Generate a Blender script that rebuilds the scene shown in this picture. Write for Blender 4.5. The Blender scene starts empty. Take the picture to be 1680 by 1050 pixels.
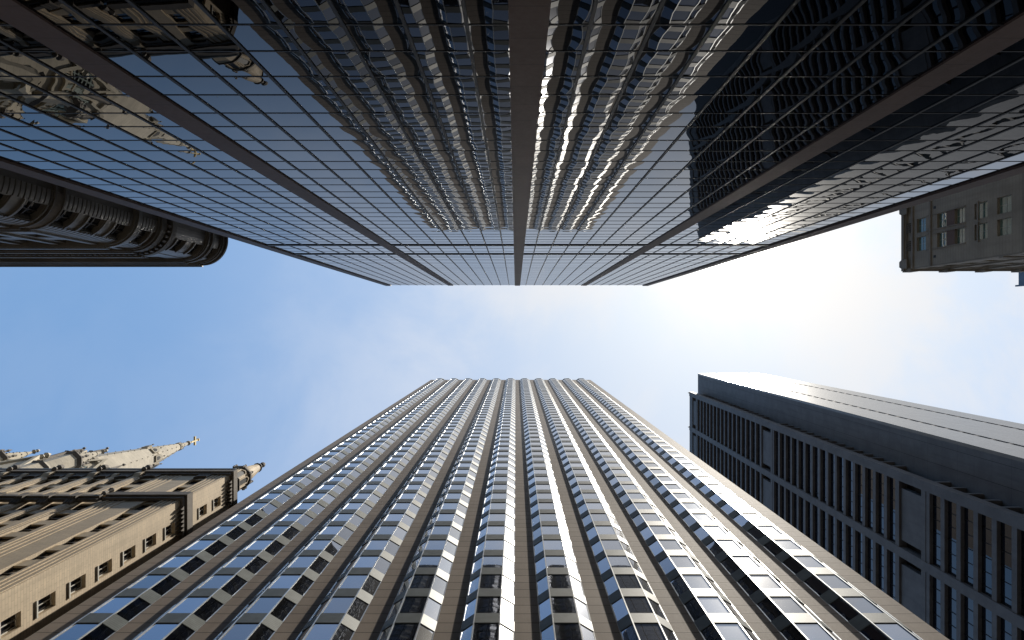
import bpy, bmesh, math, random
from mathutils import Vector
random.seed(7)
S = bpy.context.scene
COL = S.collection
R = math.radians
EYE = 1.6                       # eye height: every height below is given above the eye
F = 1120.0                      # focal length in photo pixels (1680 wide)

# ------------------------------------------------------------------ camera
cd = bpy.data.cameras.new('camera'); cam = bpy.data.objects.new('camera', cd); COL.objects.link(cam)
cam.location = (0, 0, EYE); cam.rotation_euler = (math.pi, 0, 0)
cd.sensor_fit = 'HORIZONTAL'; cd.sensor_width = 36; cd.lens = 36 * F / 1680
cd.shift_x = -6 / 1680; cd.shift_y = 9.5 / 1680
cd.clip_start = 0.1; cd.clip_end = 6000
S.camera = cam
S.render.resolution_x = 1024; S.render.resolution_y = 640

# ------------------------------------------------------------------ light
SUN = Vector((369, -159.5, 1120)).normalized()
elev = math.asin(SUN.z); azim = math.atan2(SUN.x, SUN.y)
sd = bpy.data.lights.new('sun', 'SUN'); sun = bpy.data.objects.new('sun', sd); COL.objects.link(sun)
sd.energy = 4.4; sd.angle = R(0.53); sd.color = (1.0, 0.93, 0.82)
sun.rotation_euler = SUN.to_track_quat('Z', 'Y').to_euler(); sun.location = SUN * 300
S.view_settings.view_transform = 'Standard'; S.view_settings.look = 'None'
S.view_settings.exposure = 0.45; S.view_settings.gamma = 1

W = bpy.data.worlds.new('World'); S.world = W; W.use_nodes = True
nt = W.node_tree; nt.nodes.clear(); N = nt.nodes.new; L = nt.links.new
def mth(nt, op, a, b=None, c=None, clamp=False):
    n = nt.nodes.new('ShaderNodeMath'); n.operation = op; n.use_clamp = clamp
    for i, v in enumerate((a, b, c)):
        if v is None: continue
        if isinstance(v, (int, float)): n.inputs[i].default_value = v
        else: nt.links.new(v, n.inputs[i])
    return n.outputs[0]
def vmth(nt, op, a, b=None):
    n = nt.nodes.new('ShaderNodeVectorMath'); n.operation = op
    for i, v in enumerate((a, b)):
        if v is None: continue
        if isinstance(v, (tuple, list, Vector)): n.inputs[i].default_value = v
        else: nt.links.new(v, n.inputs[i])
    return n
def noise(nt, vec, scale, detail=3, rough=0.55):
    n = nt.nodes.new('ShaderNodeTexNoise'); n.inputs['Scale'].default_value = scale
    n.inputs['Detail'].default_value = detail; n.inputs['Roughness'].default_value = rough
    nt.links.new(vec, n.inputs['Vector']); return n
def ramp(nt, fac, lo, hi):
    n = nt.nodes.new('ShaderNodeMapRange'); n.inputs[1].default_value = lo; n.inputs[2].default_value = hi
    n.interpolation_type = 'SMOOTHSTEP'; nt.links.new(fac, n.inputs[0]); return n.outputs[0]
sky = N('ShaderNodeTexSky'); sky.sky_type = 'NISHITA'; sky.sun_disc = False
sky.sun_elevation = elev; sky.sun_rotation = azim; sky.altitude = 0
sky.air_density = 1.0; sky.dust_density = 0.4; sky.ozone_density = 1.0
tc = N('ShaderNodeTexCoord')
dirv = vmth(nt, 'NORMALIZE', tc.outputs['Generated']).outputs[0]
dot = vmth(nt, 'DOT_PRODUCT', dirv, SUN).outputs['Value']
dotc = mth(nt, 'MAXIMUM', dot, 0.0)
# thin high cloud lying over the sun's half of the sky
plane = vmth(nt, 'DIVIDE', dirv, None)
sep = N('ShaderNodeSeparateXYZ'); L(dirv, sep.inputs[0])
cmb = N('ShaderNodeCombineXYZ'); zz = mth(nt, 'MAXIMUM', sep.outputs[2], 0.15)
L(mth(nt, 'DIVIDE', sep.outputs[0], zz), cmb.inputs[0]); L(mth(nt, 'DIVIDE', sep.outputs[1], zz), cmb.inputs[1])
nt.nodes.remove(plane.id_data.nodes[plane.name])
n1 = noise(nt, cmb.outputs[0], 3.4, 8, 0.6)
n1.inputs['Distortion'].default_value = 0.3
n2 = noise(nt, cmb.outputs[0], 1.5, 3, 0.5)
wisp = mth(nt, 'MULTIPLY', ramp(nt, n1.outputs[0], 0.38, 0.70), ramp(nt, n2.outputs[0], 0.30, 0.62))
side = ramp(nt, sep.outputs[0], -0.60, 0.36)
halo1 = mth(nt, 'POWER', dotc, 16.0)
halo2 = mth(nt, 'POWER', dotc, 55.0)
# optical depth of the thin cloud, then how much of the blue it covers
tau = mth(nt, 'ADD', mth(nt, 'MULTIPLY', side, mth(nt, 'ADD', 0.80, mth(nt, 'MULTIPLY', mth(nt, 'MULTIPLY', wisp, side), 4.0))),
          mth(nt, 'ADD', mth(nt, 'MULTIPLY', halo1, 0.7), mth(nt, 'MULTIPLY_ADD', wisp, 0.08, 0.09)))
cover = mth(nt, 'SUBTRACT', 1.0, mth(nt, 'POWER', 2.71828, mth(nt, 'MULTIPLY', tau, -1.0)))
halo3 = mth(nt, 'POWER', dotc, 900.0)
bright = mth(nt, 'ADD', mth(nt, 'MULTIPLY', halo3, 60.0), mth(nt, 'MULTIPLY_ADD', halo2, 1.2, mth(nt, 'MULTIPLY_ADD', halo1, 0.25, 4.45)))
warm = N('ShaderNodeMix'); warm.data_type = 'RGBA'; L(mth(nt, 'MULTIPLY', dotc, halo1), warm.inputs[0])
warm.inputs[6].default_value = (0.90, 0.955, 1.06, 1); warm.inputs[7].default_value = (1.02, 0.99, 0.95, 1)
vs = N('ShaderNodeVectorMath'); vs.operation = 'SCALE'; L(warm.outputs[2], vs.inputs[0]); L(bright, vs.inputs['Scale'])
balance = vmth(nt, 'MULTIPLY', sky.outputs[0], (0.78, 1.10, 1.17))
lowsun = N('ShaderNodeMix'); lowsun.data_type = 'RGBA'; L(cover, lowsun.inputs[0]); L(balance.outputs[0], lowsun.inputs[6]); L(vs.outputs[0], lowsun.inputs[7])
# added dimming of the low sky to cut ambient light; no buildings modelled there
low_sky_dim = mth(nt, 'MULTIPLY_ADD', ramp(nt, sep.outputs[2], 0.22, 0.60), 0.80, 0.20)
add = N('ShaderNodeVectorMath'); add.operation = 'SCALE'; L(lowsun.outputs[2], add.inputs[0]); L(low_sky_dim, add.inputs['Scale'])
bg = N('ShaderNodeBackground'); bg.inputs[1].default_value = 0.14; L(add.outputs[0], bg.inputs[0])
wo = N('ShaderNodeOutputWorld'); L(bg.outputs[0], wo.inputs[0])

# ------------------------------------------------------------------ materials
def newmat(name):
    m = bpy.data.materials.new(name); m.use_nodes = True
    t = m.node_tree; b = t.nodes['Principled BSDF']
    g = t.nodes.new('ShaderNodeNewGeometry'); return m, t, b, g.outputs['Position']
def setb(b, **k):
    for a, v in k.items():
        b.inputs[{'col': 'Base Color', 'rough': 'Roughness', 'metal': 'Metallic', 'ior': 'IOR', 'spec': 'Specular IOR Level'}[a]].default_value = v
def colmix(t, fac, a, b):
    n = t.nodes.new('ShaderNodeMix'); n.data_type = 'RGBA'
    for i, v in ((6, a), (7, b)):
        if isinstance(v, tuple): n.inputs[i].default_value = (*v, 1)
        else: t.links.new(v, n.inputs[i])
    if isinstance(fac, (int, float)): n.inputs[0].default_value = fac
    else: t.links.new(fac, n.inputs[0])
    return n.outputs[2]
def bump(t, b, h, strength, dist):
    n = t.nodes.new('ShaderNodeBump'); n.inputs['Strength'].default_value = strength; n.inputs['Distance'].default_value = dist
    t.links.new(h, n.inputs['Height']); t.links.new(n.outputs[0], b.inputs['Normal'])
def stone(name, col, rough=0.6, ior=1.5, joint=0, jw=0.03, jcol=0.45, var=0.25, grain=6.0, panel=0.0, streak=0.0, phase=0.0, speckle=0.0):
    m, t, b, pos = newmat(name); setb(b, rough=rough, ior=ior)
    dark = tuple(c * (1 - var) for c in col); lite = tuple(min(1, c * (1 + var * .6)) for c in col)
    c = colmix(t, ramp(t, noise(t, pos, 0.35, 6, .6).outputs[0], .3, .7), dark, lite)
    fine = noise(t, pos, grain, 3, .6).outputs[0]
    c = colmix(t, mth(t, 'MULTIPLY', fine, 0.35), c, tuple(x * .6 for x in col))
    sp = t.nodes.new('ShaderNodeSeparateXYZ'); t.links.new(pos, sp.inputs[0])
    if speckle:
        v = t.nodes.new('ShaderNodeTexVoronoi'); v.inputs['Scale'].default_value = 9; t.links.new(pos, v.inputs['Vector'])
        s = mth(t, 'LESS_THAN', v.outputs['Distance'], 0.13)
        c = colmix(t, mth(t, 'MULTIPLY', s, speckle), c, tuple(min(1, x * 2.2) for x in col))
    if streak:
        mp = t.nodes.new('ShaderNodeVectorMath'); mp.operation = 'MULTIPLY'; mp.inputs[1].default_value = (1.3, 1.3, .05); t.links.new(pos, mp.inputs[0])
        c = colmix(t, mth(t, 'MULTIPLY', ramp(t, noise(t, mp.outputs[0], 1.0, 4).outputs[0], .45, .75), streak), c, tuple(x * .55 for x in col))
    if panel:     # every course a little different in tone
        wn = t.nodes.new('ShaderNodeTexWhiteNoise'); cb = t.nodes.new('ShaderNodeCombineXYZ')
        t.links.new(mth(t, 'FLOOR', mth(t, 'DIVIDE', mth(t, 'ADD', sp.outputs[2], phase), joint)), cb.inputs[2])
        t.links.new(mth(t, 'FLOOR', mth(t, 'DIVIDE', sp.outputs[0], 2.18)), cb.inputs[0]); t.links.new(cb.outputs[0], wn.inputs['Vector'])
        c = colmix(t, mth(t, 'MULTIPLY', wn.outputs['Value'], panel), c, tuple(x * .5 for x in col))
    h = fine
    if joint:
        f = mth(t, 'FRACT', mth(t, 'DIVIDE', mth(t, 'ADD', sp.outputs[2], phase), joint))
        j = mth(t, 'LESS_THAN', f, jw / joint)
        c = colmix(t, mth(t, 'MULTIPLY', j, 1 - jcol), c, tuple(x * .15 for x in col))
    t.links.new(c, b.inputs['Base Color'])
    rr = t.nodes.new('ShaderNodeMapRange'); rr.inputs[3].default_value = rough * .85; rr.inputs[4].default_value = min(1, rough * 1.15)
    t.links.new(fine, rr.inputs[0]); t.links.new(rr.outputs[0], b.inputs['Roughness'])
    bump(t, b, h, 0.25, 0.01)
    return m
def brickmat(name, col, mortar, bw=.7, bh=.24, rough=.75, var=.13):
    m, t, b, pos = newmat(name); setb(b, rough=rough)
    sp = t.nodes.new('ShaderNodeSeparateXYZ'); t.links.new(pos, sp.inputs[0])
    cb = t.nodes.new('ShaderNodeCombineXYZ'); t.links.new(mth(t, 'ADD', sp.outputs[0], sp.outputs[1]), cb.inputs[0]); t.links.new(sp.outputs[2], cb.inputs[1])
    br = t.nodes.new('ShaderNodeTexBrick'); br.inputs['Scale'].default_value = 1; br.inputs['Brick Width'].default_value = bw
    br.inputs['Row Height'].default_value = bh; br.inputs['Mortar Size'].default_value = .02; br.inputs['Bias'].default_value = 0
    br.inputs['Color1'].default_value = (*col, 1); br.inputs['Color2'].default_value = (*[c * (1 - var) for c in col], 1); br.inputs['Mortar'].default_value = (*mortar, 1)
    t.links.new(cb.outputs[0], br.inputs['Vector'])
    c = colmix(t, mth(t, 'MULTIPLY', ramp(t, noise(t, pos, .4, 5).outputs[0], .4, .75), .45), br.outputs[0], tuple(x * .6 for x in col))
    mp = vmth(t, 'MULTIPLY', pos, (1.1, 1.1, .06))
    c = colmix(t, mth(t, 'MULTIPLY', ramp(t, noise(t, mp.outputs[0], 1.0, 5).outputs[0], .48, .75), .5), c, tuple(x * .5 for x in col))
    t.links.new(c, b.inputs['Base Color']); bump(t, b, br.outputs['Fac'], -.3, .01)
    return m
def plain(name, col, rough=.5, metal=0, ior=1.5, var=.12, ribs=0):
    m, t, b, pos = newmat(name); setb(b, rough=rough, metal=metal, ior=ior)
    c = colmix(t, ramp(t, noise(t, pos, 1.7, 4).outputs[0], .3, .7), tuple(x * (1 - var) for x in col), tuple(min(1, x * (1 + var)) for x in col))
    if ribs:
        sp = t.nodes.new('ShaderNodeSeparateXYZ'); t.links.new(pos, sp.inputs[0])
        f = mth(t, 'FRACT', mth(t, 'DIVIDE', sp.outputs[2], ribs))
        c = colmix(t, mth(t, 'MULTIPLY', mth(t, 'LESS_THAN', f, .22), .45), c, tuple(x * .4 for x in col))
    t.links.new(c, b.inputs['Base Color']); return m
def glass(name, tint, ior, ax, az, nz, rough=.0, metal=0, edge=1.0, vary=.0, coat=0, pane_tilt=.0):
    """reflective glazing; each pane (one UV cell) bulges a little and is hung a little off true"""
    m, t, b, pos = newmat(name); setb(b, col=(*tint, 1), rough=rough, ior=ior, metal=metal)
    uv = t.nodes.new('ShaderNodeUVMap'); sp = t.nodes.new('ShaderNodeSeparateXYZ'); t.links.new(uv.outputs[0], sp.inputs[0])
    fu = mth(t, 'MULTIPLY_ADD', mth(t, 'FRACT', sp.outputs[0]), 2, -1); fv = mth(t, 'MULTIPLY_ADD', mth(t, 'FRACT', sp.outputs[1]), 2, -1)
    fl = vmth(t, 'FLOOR', uv.outputs[0]); wn = t.nodes.new('ShaderNodeTexWhiteNoise'); t.links.new(fl.outputs[0], wn.inputs['Vector'])
    s2 = t.nodes.new('ShaderNodeSeparateXYZ'); t.links.new(wn.outputs['Color'], s2.inputs[0])
    b.inputs['Specular Tint'].default_value = (edge, edge, edge, 1)
    if coat: b.inputs['Coat Weight'].default_value = coat; b.inputs['Coat Roughness'].default_value = .20; b.inputs['Coat IOR'].default_value = 1.35
    if vary:      # no two panes have quite the same coating or blind behind them
        k = t.nodes.new('ShaderNodeVectorMath'); k.operation = 'SCALE'; k.inputs[0].default_value = tint
        t.links.new(mth(t, 'MULTIPLY_ADD', s2.outputs[1], vary, 1 - vary / 2), k.inputs['Scale']); t.links.new(k.outputs[0], b.inputs['Base Color'])
    amp = mth(t, 'MULTIPLY_ADD', s2.outputs[2], 1.3, .25)
    one_v = mth(t, 'SUBTRACT', 1, mth(t, 'MULTIPLY', fv, fv)); one_u = mth(t, 'SUBTRACT', 1, mth(t, 'MULTIPLY', fu, fu))
    nn = noise(t, pos, 1.6, 3, .5); s3 = t.nodes.new('ShaderNodeSeparateXYZ'); t.links.new(nn.outputs['Color'], s3.inputs[0])
    du = mth(t, 'MULTIPLY', mth(t, 'MULTIPLY', mth(t, 'MULTIPLY', fu, one_v), amp), ax)
    du = mth(t, 'ADD', du, mth(t, 'MULTIPLY', mth(t, 'SUBTRACT', s3.outputs[0], .5), nz))
    du = mth(t, 'ADD', du, mth(t, 'MULTIPLY', mth(t, 'SUBTRACT', s2.outputs[0], .5), pane_tilt))
    dz = mth(t, 'MULTIPLY', mth(t, 'MULTIPLY', mth(t, 'MULTIPLY', fv, one_u), amp), az)
    dz = mth(t, 'ADD', dz, mth(t, 'MULTIPLY', mth(t, 'SUBTRACT', s3.outputs[1], .5), nz * .5))
    dz = mth(t, 'ADD', dz, mth(t, 'MULTIPLY', mth(t, 'SUBTRACT', s2.outputs[1], .5), pane_tilt * .6))
    g = t.nodes.new('ShaderNodeNewGeometry')
    side = vmth(t, 'CROSS_PRODUCT', (0, 0, 1), g.outputs['Normal']).outputs[0]
    a = t.nodes.new('ShaderNodeVectorMath'); a.operation = 'SCALE'; t.links.new(side, a.inputs[0]); t.links.new(du, a.inputs['Scale'])
    z = t.nodes.new('ShaderNodeCombineXYZ'); t.links.new(dz, z.inputs[2])
    nrm = vmth(t, 'NORMALIZE', vmth(t, 'ADD', vmth(t, 'ADD', g.outputs['Normal'], a.outputs[0]).outputs[0], z.outputs[0]).outputs[0]).outputs[0]
    t.links.new(nrm, b.inputs['Normal']); return m

M = dict(
    bronze_glass=glass('bronze_glass', (.060, .061, .066), 1.5, .009, .0028, .005, metal=1, edge=.88, pane_tilt=.004, vary=.25),
    blue_glass=glass('blue_glass', (.21, .23, .275), 1.5, .004, .003, .005, metal=1, rough=.015, vary=.6, coat=.3, pane_tilt=.004),
    dark_glass=glass('dark_glass', (.010, .013, .020), 1.75, .004, .004, .006, pane_tilt=.01),
    slate_glass=glass('slate_glass', (.010, .015, .026), 1.7, .003, .003, .004, pane_tilt=.006),
    green_glass=glass('green_glass', (.17, .28, .265), 1.7, .01, .01, .02, pane_tilt=.02),
    brown_stone=stone('brown_stone', (.105, .065, .052), rough=.62, ior=1.35, joint=1.54, jw=.03, var=.18, panel=.3),
    black_metal=plain('black_metal', (.012, .011, .011), rough=.5, ior=1.3),
    bronze_metal=plain('bronze_metal', (.040, .033, .029), rough=.42, ior=1.45),
    granite=stone('granite', (.39, .33, .28), streak=.25, rough=.68, ior=1.12, joint=1.2, jw=.06, jcol=.12, var=.10, grain=14, panel=.22, speckle=.25),
    dark_granite=stone('dark_granite', (.11, .09, .075), rough=.6, joint=1.2, jw=.06, jcol=.3, var=.2),
    aluminium=plain('aluminium', (.62, .63, .62), rough=.35, metal=.6),
    grey_panel=plain('grey_panel', (.155, .17, .165), rough=.50, ior=1.2, metal=.1, ribs=.16),
    concrete=stone('concrete', (.150, .146, .150), rough=.6, ior=1.35, joint=3.71, jw=.04, jcol=.4, var=.2, streak=.55, grain=4),
    sunlit_concrete=stone('sunlit_concrete', (.25, .24, .23), rough=.25, ior=1.35, joint=3.71, jw=.03, jcol=.6, var=.16, streak=.4, grain=4),  # same concrete, sunlight put into the colour: kept paler for the sunlit face
    concrete_trim=stone('concrete_trim', (.160, .155, .160), rough=.65, ior=1.35, var=.2, streak=.3, grain=4),
    limestone=brickmat('limestone', (.70, .57, .40), (.50, .40, .28)),
    limestone_trim=stone('limestone_trim', (.62, .50, .34), rough=.75, var=.25, grain=5, streak=.3),
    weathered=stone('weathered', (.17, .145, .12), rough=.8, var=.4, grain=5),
    marble=stone('marble', (.56, .49, .37), rough=.7, joint=1.1, jw=.05, jcol=.6, var=.2, grain=3, panel=.18, streak=.35),
    marble_trim=stone('marble_trim', (.50, .44, .33), rough=.75, var=.3, grain=4),
    patina=plain('patina', (.20, .25, .22), rough=.7, var=.35),
    gilt=plain('gilt', (.75, .60, .32), rough=.45, metal=.3),
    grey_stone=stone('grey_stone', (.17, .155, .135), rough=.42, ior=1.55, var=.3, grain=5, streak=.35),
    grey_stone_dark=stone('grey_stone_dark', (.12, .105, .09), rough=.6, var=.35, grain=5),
    tan_stone=stone('tan_stone', (.37, .325, .26), rough=.7, joint=.42, jw=.03, jcol=.6, var=.22, streak=.4),
    tan_trim=stone('tan_trim', (.28, .245, .20), rough=.7, var=.3, grain=5),
    red_brick=brickmat('red_brick', (.20, .11, .08), (.12, .09, .08), bw=.3, bh=.1),
    white_frame=plain('white_frame', (.72, .70, .64), rough=.5),
    light_frame=plain('light_frame', (.50, .54, .53), rough=.5),
    blue_metal=plain('blue_metal', (.10, .15, .22), rough=.4),
    roofing=plain('roofing', (.10, .10, .10), rough=.9),
    asphalt=stone('asphalt', (.05, .05, .052), rough=.85, var=.3, grain=10),
    paving=stone('paving', (.28, .27, .25), rough=.8, var=.2),
    paint=plain('paint', (.75, .75, .72), rough=.7),
)

# ------------------------------------------------------------------ mesh building
class MB:
    def __init__(s): s.v = []; s.f = []; s.uv = []
    def poly(s, pts, uv=None):
        k = len(s.v); s.v += [tuple(p) for p in pts]; s.f.append(tuple(range(k, k + len(pts)))); s.uv.append(uv or [(0.5, .5)] * len(pts))
    def hexa(s, p):              # 8 points: bottom ring 0-3, top ring 4-7
        k = len(s.v); s.v += [tuple(q) for q in p]
        for q in ((0, 3, 2, 1), (4, 5, 6, 7), (0, 1, 5, 4), (1, 2, 6, 5), (2, 3, 7, 6), (3, 0, 4, 7)):
            s.f.append(tuple(k + i for i in q)); s.uv.append([(.5, .5)] * 4)
    def box(s, x0, x1, y0, y1, z0, z1):
        x0, x1 = sorted((x0, x1)); y0, y1 = sorted((y0, y1)); z0, z1 = sorted((z0, z1))
        s.hexa([(x0, y0, z0), (x1, y0, z0), (x1, y1, z0), (x0, y1, z0), (x0, y0, z1), (x1, y0, z1), (x1, y1, z1), (x0, y1, z1)])
    def prism(s, pts, z0, z1, s1=1.0, c=None):      # polygon in plan; the top ring may be scaled about c
        n = len(pts); k = len(s.v)
        s.v += [(x, y, z0) for x, y in pts]
        s.v += [((x - c[0]) * s1 + c[0], (y - c[1]) * s1 + c[1], z1) if c else (x, y, z1) for x, y in pts]
        s.f.append(tuple(k + i for i in reversed(range(n)))); s.f.append(tuple(k + n + i for i in range(n)))
        for i in range(n): j = (i + 1) % n; s.f.append((k + i, k + j, k + n + j, k + n + i))
        s.uv += [[(.5, .5)] * n, [(.5, .5)] * n] + [[(.5, .5)] * 4] * n
    def lathe(s, cx, cy, prof, n=8, rot=0):          # prof: (radius, height) from the bottom up
        k = len(s.v)
        for r, z in prof:
            for i in range(n):
                a = rot + 2 * math.pi * i / n; s.v.append((cx + r * math.cos(a), cy + r * math.sin(a), z))
        for j in range(len(prof) - 1):
            for i in range(n):
                i2 = (i + 1) % n; s.f.append((k + j * n + i, k + j * n + i2, k + (j + 1) * n + i2, k + (j + 1) * n + i)); s.uv.append([(.5, .5)] * 4)
        s.f.append(tuple(k + i for i in reversed(range(n)))); s.uv.append([(.5, .5)] * n)
        q = k + (len(prof) - 1) * n; s.f.append(tuple(q + i for i in range(n))); s.uv.append([(.5, .5)] * n)
    def arc(s, cx, cy, r0, r1, a0, a1, z0, z1, n=8):  # curved block, angles in degrees
        for i in range(n):
            a, b = R(a0 + (a1 - a0) * i / n), R(a0 + (a1 - a0) * (i + 1) / n)
            q = [(cx + r * math.cos(t), cy + r * math.sin(t)) for r, t in ((r0, a), (r1, a), (r1, b), (r0, b))]
            s.hexa([(x, y, z0) for x, y in q] + [(x, y, z1) for x, y in q])
    def outline(s, P, pts, n0, n1):                   # outline drawn on a face (u, z), given a thickness from n0 to n1
        n = len(pts); k = len(s.v)
        s.v += [P(u, n0, z) for u, z in pts] + [P(u, n1, z) for u, z in pts]
        s.f.append(tuple(k + i for i in reversed(range(n)))); s.f.append(tuple(k + n + i for i in range(n)))
        for i in range(n): j = (i + 1) % n; s.f.append((k + i, k + j, k + n + j, k + n + i))
        s.uv += [[(.5, .5)] * n, [(.5, .5)] * n] + [[(.5, .5)] * 4] * n
    def fbox(s, P, u0, u1, n0, n1, z0, z1):
        c = [(u0, n0), (u1, n0), (u1, n1), (u0, n1)]
        s.hexa([P(u, n, z0) for u, n in c] + [P(u, n, z1) for u, n in c])
    def pane(s, P, u0, u1, n, z0, z1, cu=0, cv=0):
        s.poly([P(u0, n, z0), P(u1, n, z0), P(u1, n, z1), P(u0, n, z1)],
               [(cu + .001, cv + .001), (cu + .999, cv + .001), (cu + .999, cv + .999), (cu + .001, cv + .999)])
    def arch(s, P, u0, u1, z0, z1, n0, n1, seg=10, pointed=False):   # wall above an arched head: springs at z0, flat top z1
        c, r = (u0 + u1) / 2, (u1 - u0) / 2; prev = None
        for i in range(seg + 1):
            u = u0 + (u1 - u0) * i / seg; x = (u - c) / r
            h = (math.sqrt(max(0, 1 - x * x)) if not pointed else (1 - abs(x)) ** .6) * min(r * (1.5 if pointed else 1), z1 - z0 - .05)
            if prev: s.outline(P, [(prev[0], z0 + prev[1]), (u, z0 + h), (u, z1), (prev[0], z1)], n0, n1)
            prev = (u, h)
    def build(s, name, mat, parent=None, label=None, kind=None, smooth=False, recalc=True):
        off = parent_world(parent)
        me = bpy.data.meshes.new(name)
        me.from_pydata([(x - off[0], y - off[1], z + EYE - off[2]) for x, y, z in s.v], [], s.f)
        uvl = me.uv_layers.new(name='UVMap'); i = 0
        flat = [c for face in s.uv for p in face for c in p]
        uvl.data.foreach_set('uv', flat)
        if recalc:
            bm = bmesh.new(); bm.from_mesh(me); bmesh.ops.recalc_face_normals(bm, faces=bm.faces); bm.to_mesh(me); bm.free()
        me.materials.append(M[mat])
        if smooth: me.shade_smooth()
        o = bpy.data.objects.new(name, me); COL.objects.link(o)
        if parent: o.parent = parent
        if label: o['label'] = label
        if kind: o['kind'] = kind
        return o
def parent_world(p):
    x = y = z = 0.0
    while p is not None: x += p.location.x; y += p.location.y; z += p.location.z; p = p.parent
    return (x, y, z)
def thing(name, label, cat, loc, group=None):
    o = bpy.data.objects.new(name, None); COL.objects.link(o); o.location = (loc[0], loc[1], 0)
    o['label'] = label; o['category'] = cat
    if group: o['group'] = group
    return o
def face(ox, oy, ux, uy, nx, ny):          # coordinates on a facade: u along it, n outward, z up
    return lambda u, n, z: (ox + u * ux + n * nx, oy + u * uy + n * ny, z)
def seen(c):
    x, y, z = c
    if z < 3: return -1
    px, py = 846 + F * x / z, 534.5 + F * y / z
    d = x * x + y * y + z * z
    return (1e6 if (-10 < px < 1690 and -10 < py < 1060) else 0) + 1e5 / d
def parts(name, mat, root, items, limit=100, sub=None, flip=False):
    """items: (centre, draw, draw_sub). The ones that show largest become parts of their own, the rest one part."""
    items = sorted(items, key=lambda i: -seen(i[0]))
    for it in items[:limit]:
        m = MB(); it[1](m); o = m.build(name, mat, root, recalc=not flip)
        if sub and it[2]: q = MB(); it[2](q); q.build(sub[0], sub[1], o)
    if len(items) > limit:
        m = MB(); q = MB()
        for it in items[limit:]:
            it[1](m)
            if sub and it[2]: it[2](q)
        o = m.build(name, mat, root, kind='stuff', recalc=not flip)
        if sub and q.v: q.build(sub[0], sub[1], o, kind='stuff')

def window_facade(root, P, w, z0, z1, cols, rows, wall, gmat='dark_glass', fmat='white_frame', t=.5, gd=.38, fw=.06, bars=(1, 1), sill=None, fd=.055, name='wall', wins=None, back=True, spandrel=None, sdepth=.25):
    """wall with real openings; the windows are handed back for parts()"""
    m = MB(); sp = MB(); wins = [] if wins is None else wins
    cols = sorted(cols); cur = 0
    for a, b in cols:
        if a > cur + .001: m.fbox(P, cur, a, -t, 0, z0, z1)
        zc = z0
        for r0, r1 in sorted(rows):
            if spandrel: sp.fbox(P, a, b, -t, -sdepth, zc, r0)
            else: m.fbox(P, a, b, -t, 0, zc, r0)
            zc = r1
        if spandrel: sp.fbox(P, a, b, -t, -sdepth, zc, z1)
        else: m.fbox(P, a, b, -t, 0, zc, z1)
        cur = b
    if cur < w - .001: m.fbox(P, cur, w, -t, 0, z0, z1)
    m.build(name, wall, root)
    if spandrel: sp.build('spandrel_panels', spandrel, root, kind='stuff')
    for ci, (a, b) in enumerate(cols):
        for ri, (r0, r1) in enumerate(sorted(rows)):
            nu, nv = bars
            def g(mb, a=a, b=b, r0=r0, r1=r1, ci=ci, ri=ri):
                for i in range(nu):
                    for j in range(nv):
                        mb.pane(P, a + (b - a) * i / nu, a + (b - a) * (i + 1) / nu, -gd, r0 + (r1 - r0) * j / nv, r0 + (r1 - r0) * (j + 1) / nv, ci * 3 + i, ri * 3 + j)
            def f(mb, a=a, b=b, r0=r0, r1=r1):
                e = .004
                mb.fbox(P, a + e, a + fw, -gd + .002, -gd + fd + .005, r0 + e, r1 - e); mb.fbox(P, b - fw, b - e, -gd + .002, -gd + fd + .005, r0 + e, r1 - e)
                mb.fbox(P, a + fw, b - fw, -gd + .002, -gd + fd, r0 + e, r0 + fw); mb.fbox(P, a + fw, b - fw, -gd + .002, -gd + fd, r1 - fw, r1 - e)
                for i in range(1, nu): u = a + (b - a) * i / nu; mb.fbox(P, u - fw * .45, u + fw * .45, -gd + .002, -gd + fd * .9, r0 + fw, r1 - fw)
                for j in range(1, nv): z = r0 + (r1 - r0) * j / nv; mb.fbox(P, a + fw, b - fw, -gd + .002, -gd + fd + .01, z - fw * .45, z + fw * .45)
                if sill: mb.fbox(P, a - .06, b + .06, -gd + .07, sill, r0 - .12, r0 - .002)
            wins.append((P((a + b) / 2, 0, (r0 + r1) / 2), g, f))
    return wins

# ------------------------------------------------------------------ ground
g = MB(); g.poly([(-3000, -3000, -EYE), (3000, -3000, -EYE), (3000, 3000, -EYE), (-3000, 3000, -EYE)]); g.build('street', 'asphalt', kind='structure')
g = MB(); g.box(-62, 60, 8.5, 60, -EYE + .004, -EYE + .14); g.build('pavement', 'paving', kind='structure')
g = MB(); g.box(-62, 60, -60, -2.2, -EYE + .004, -EYE + .14); g.build('pavement', 'paving', kind='structure')
g = MB()
for i in range(-14, 14): g.box(i * 4, i * 4 + 2, 3.1, 3.22, -EYE + .004, -EYE + .008)
g.build('road_marking', 'paint', kind='structure')

# ------------------------------------------------------------------ A: dark glass tower across the top of the picture
dA = 6.53; TOPA = 110.0
XL, XR, CEN, MOD = -20.95, 21.35, .28, 1.34
A = thing('glass_skyscraper', 'dark mirror glass skyscraper with five brown stone piers filling the top of the view', 'skyscraper', (0, -dA - 15))
PA = face(0, -dA, 1, 0, 0, 1)
m = MB(); m.box(XL + .1, XR - .1, -dA - 30, -dA - .25, -EYE, TOPA - .2); m.build('core_wall', 'black_metal', A)
m = MB(); m.box(XL + .02, XR - .02, -dA - 30.1, -dA - .02, TOPA - .19, TOPA + .25); m.build('parapet', 'bronze_metal', A)
pw = .43
piers = [XL + pw, CEN - 8 * MOD, CEN, CEN + 8 * MOD, XR - pw]
pd = [.10, .06, .06, .06, .10]
for x, d in zip(piers, pd):
    m = MB(); m.fbox(PA, x - pw, x + pw, -.24, d, -EYE, TOPA + .3); m.build('pier', 'brown_stone', A)
lines = [0 - EYE]
z = 14.8 - 3.08 * 5
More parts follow.
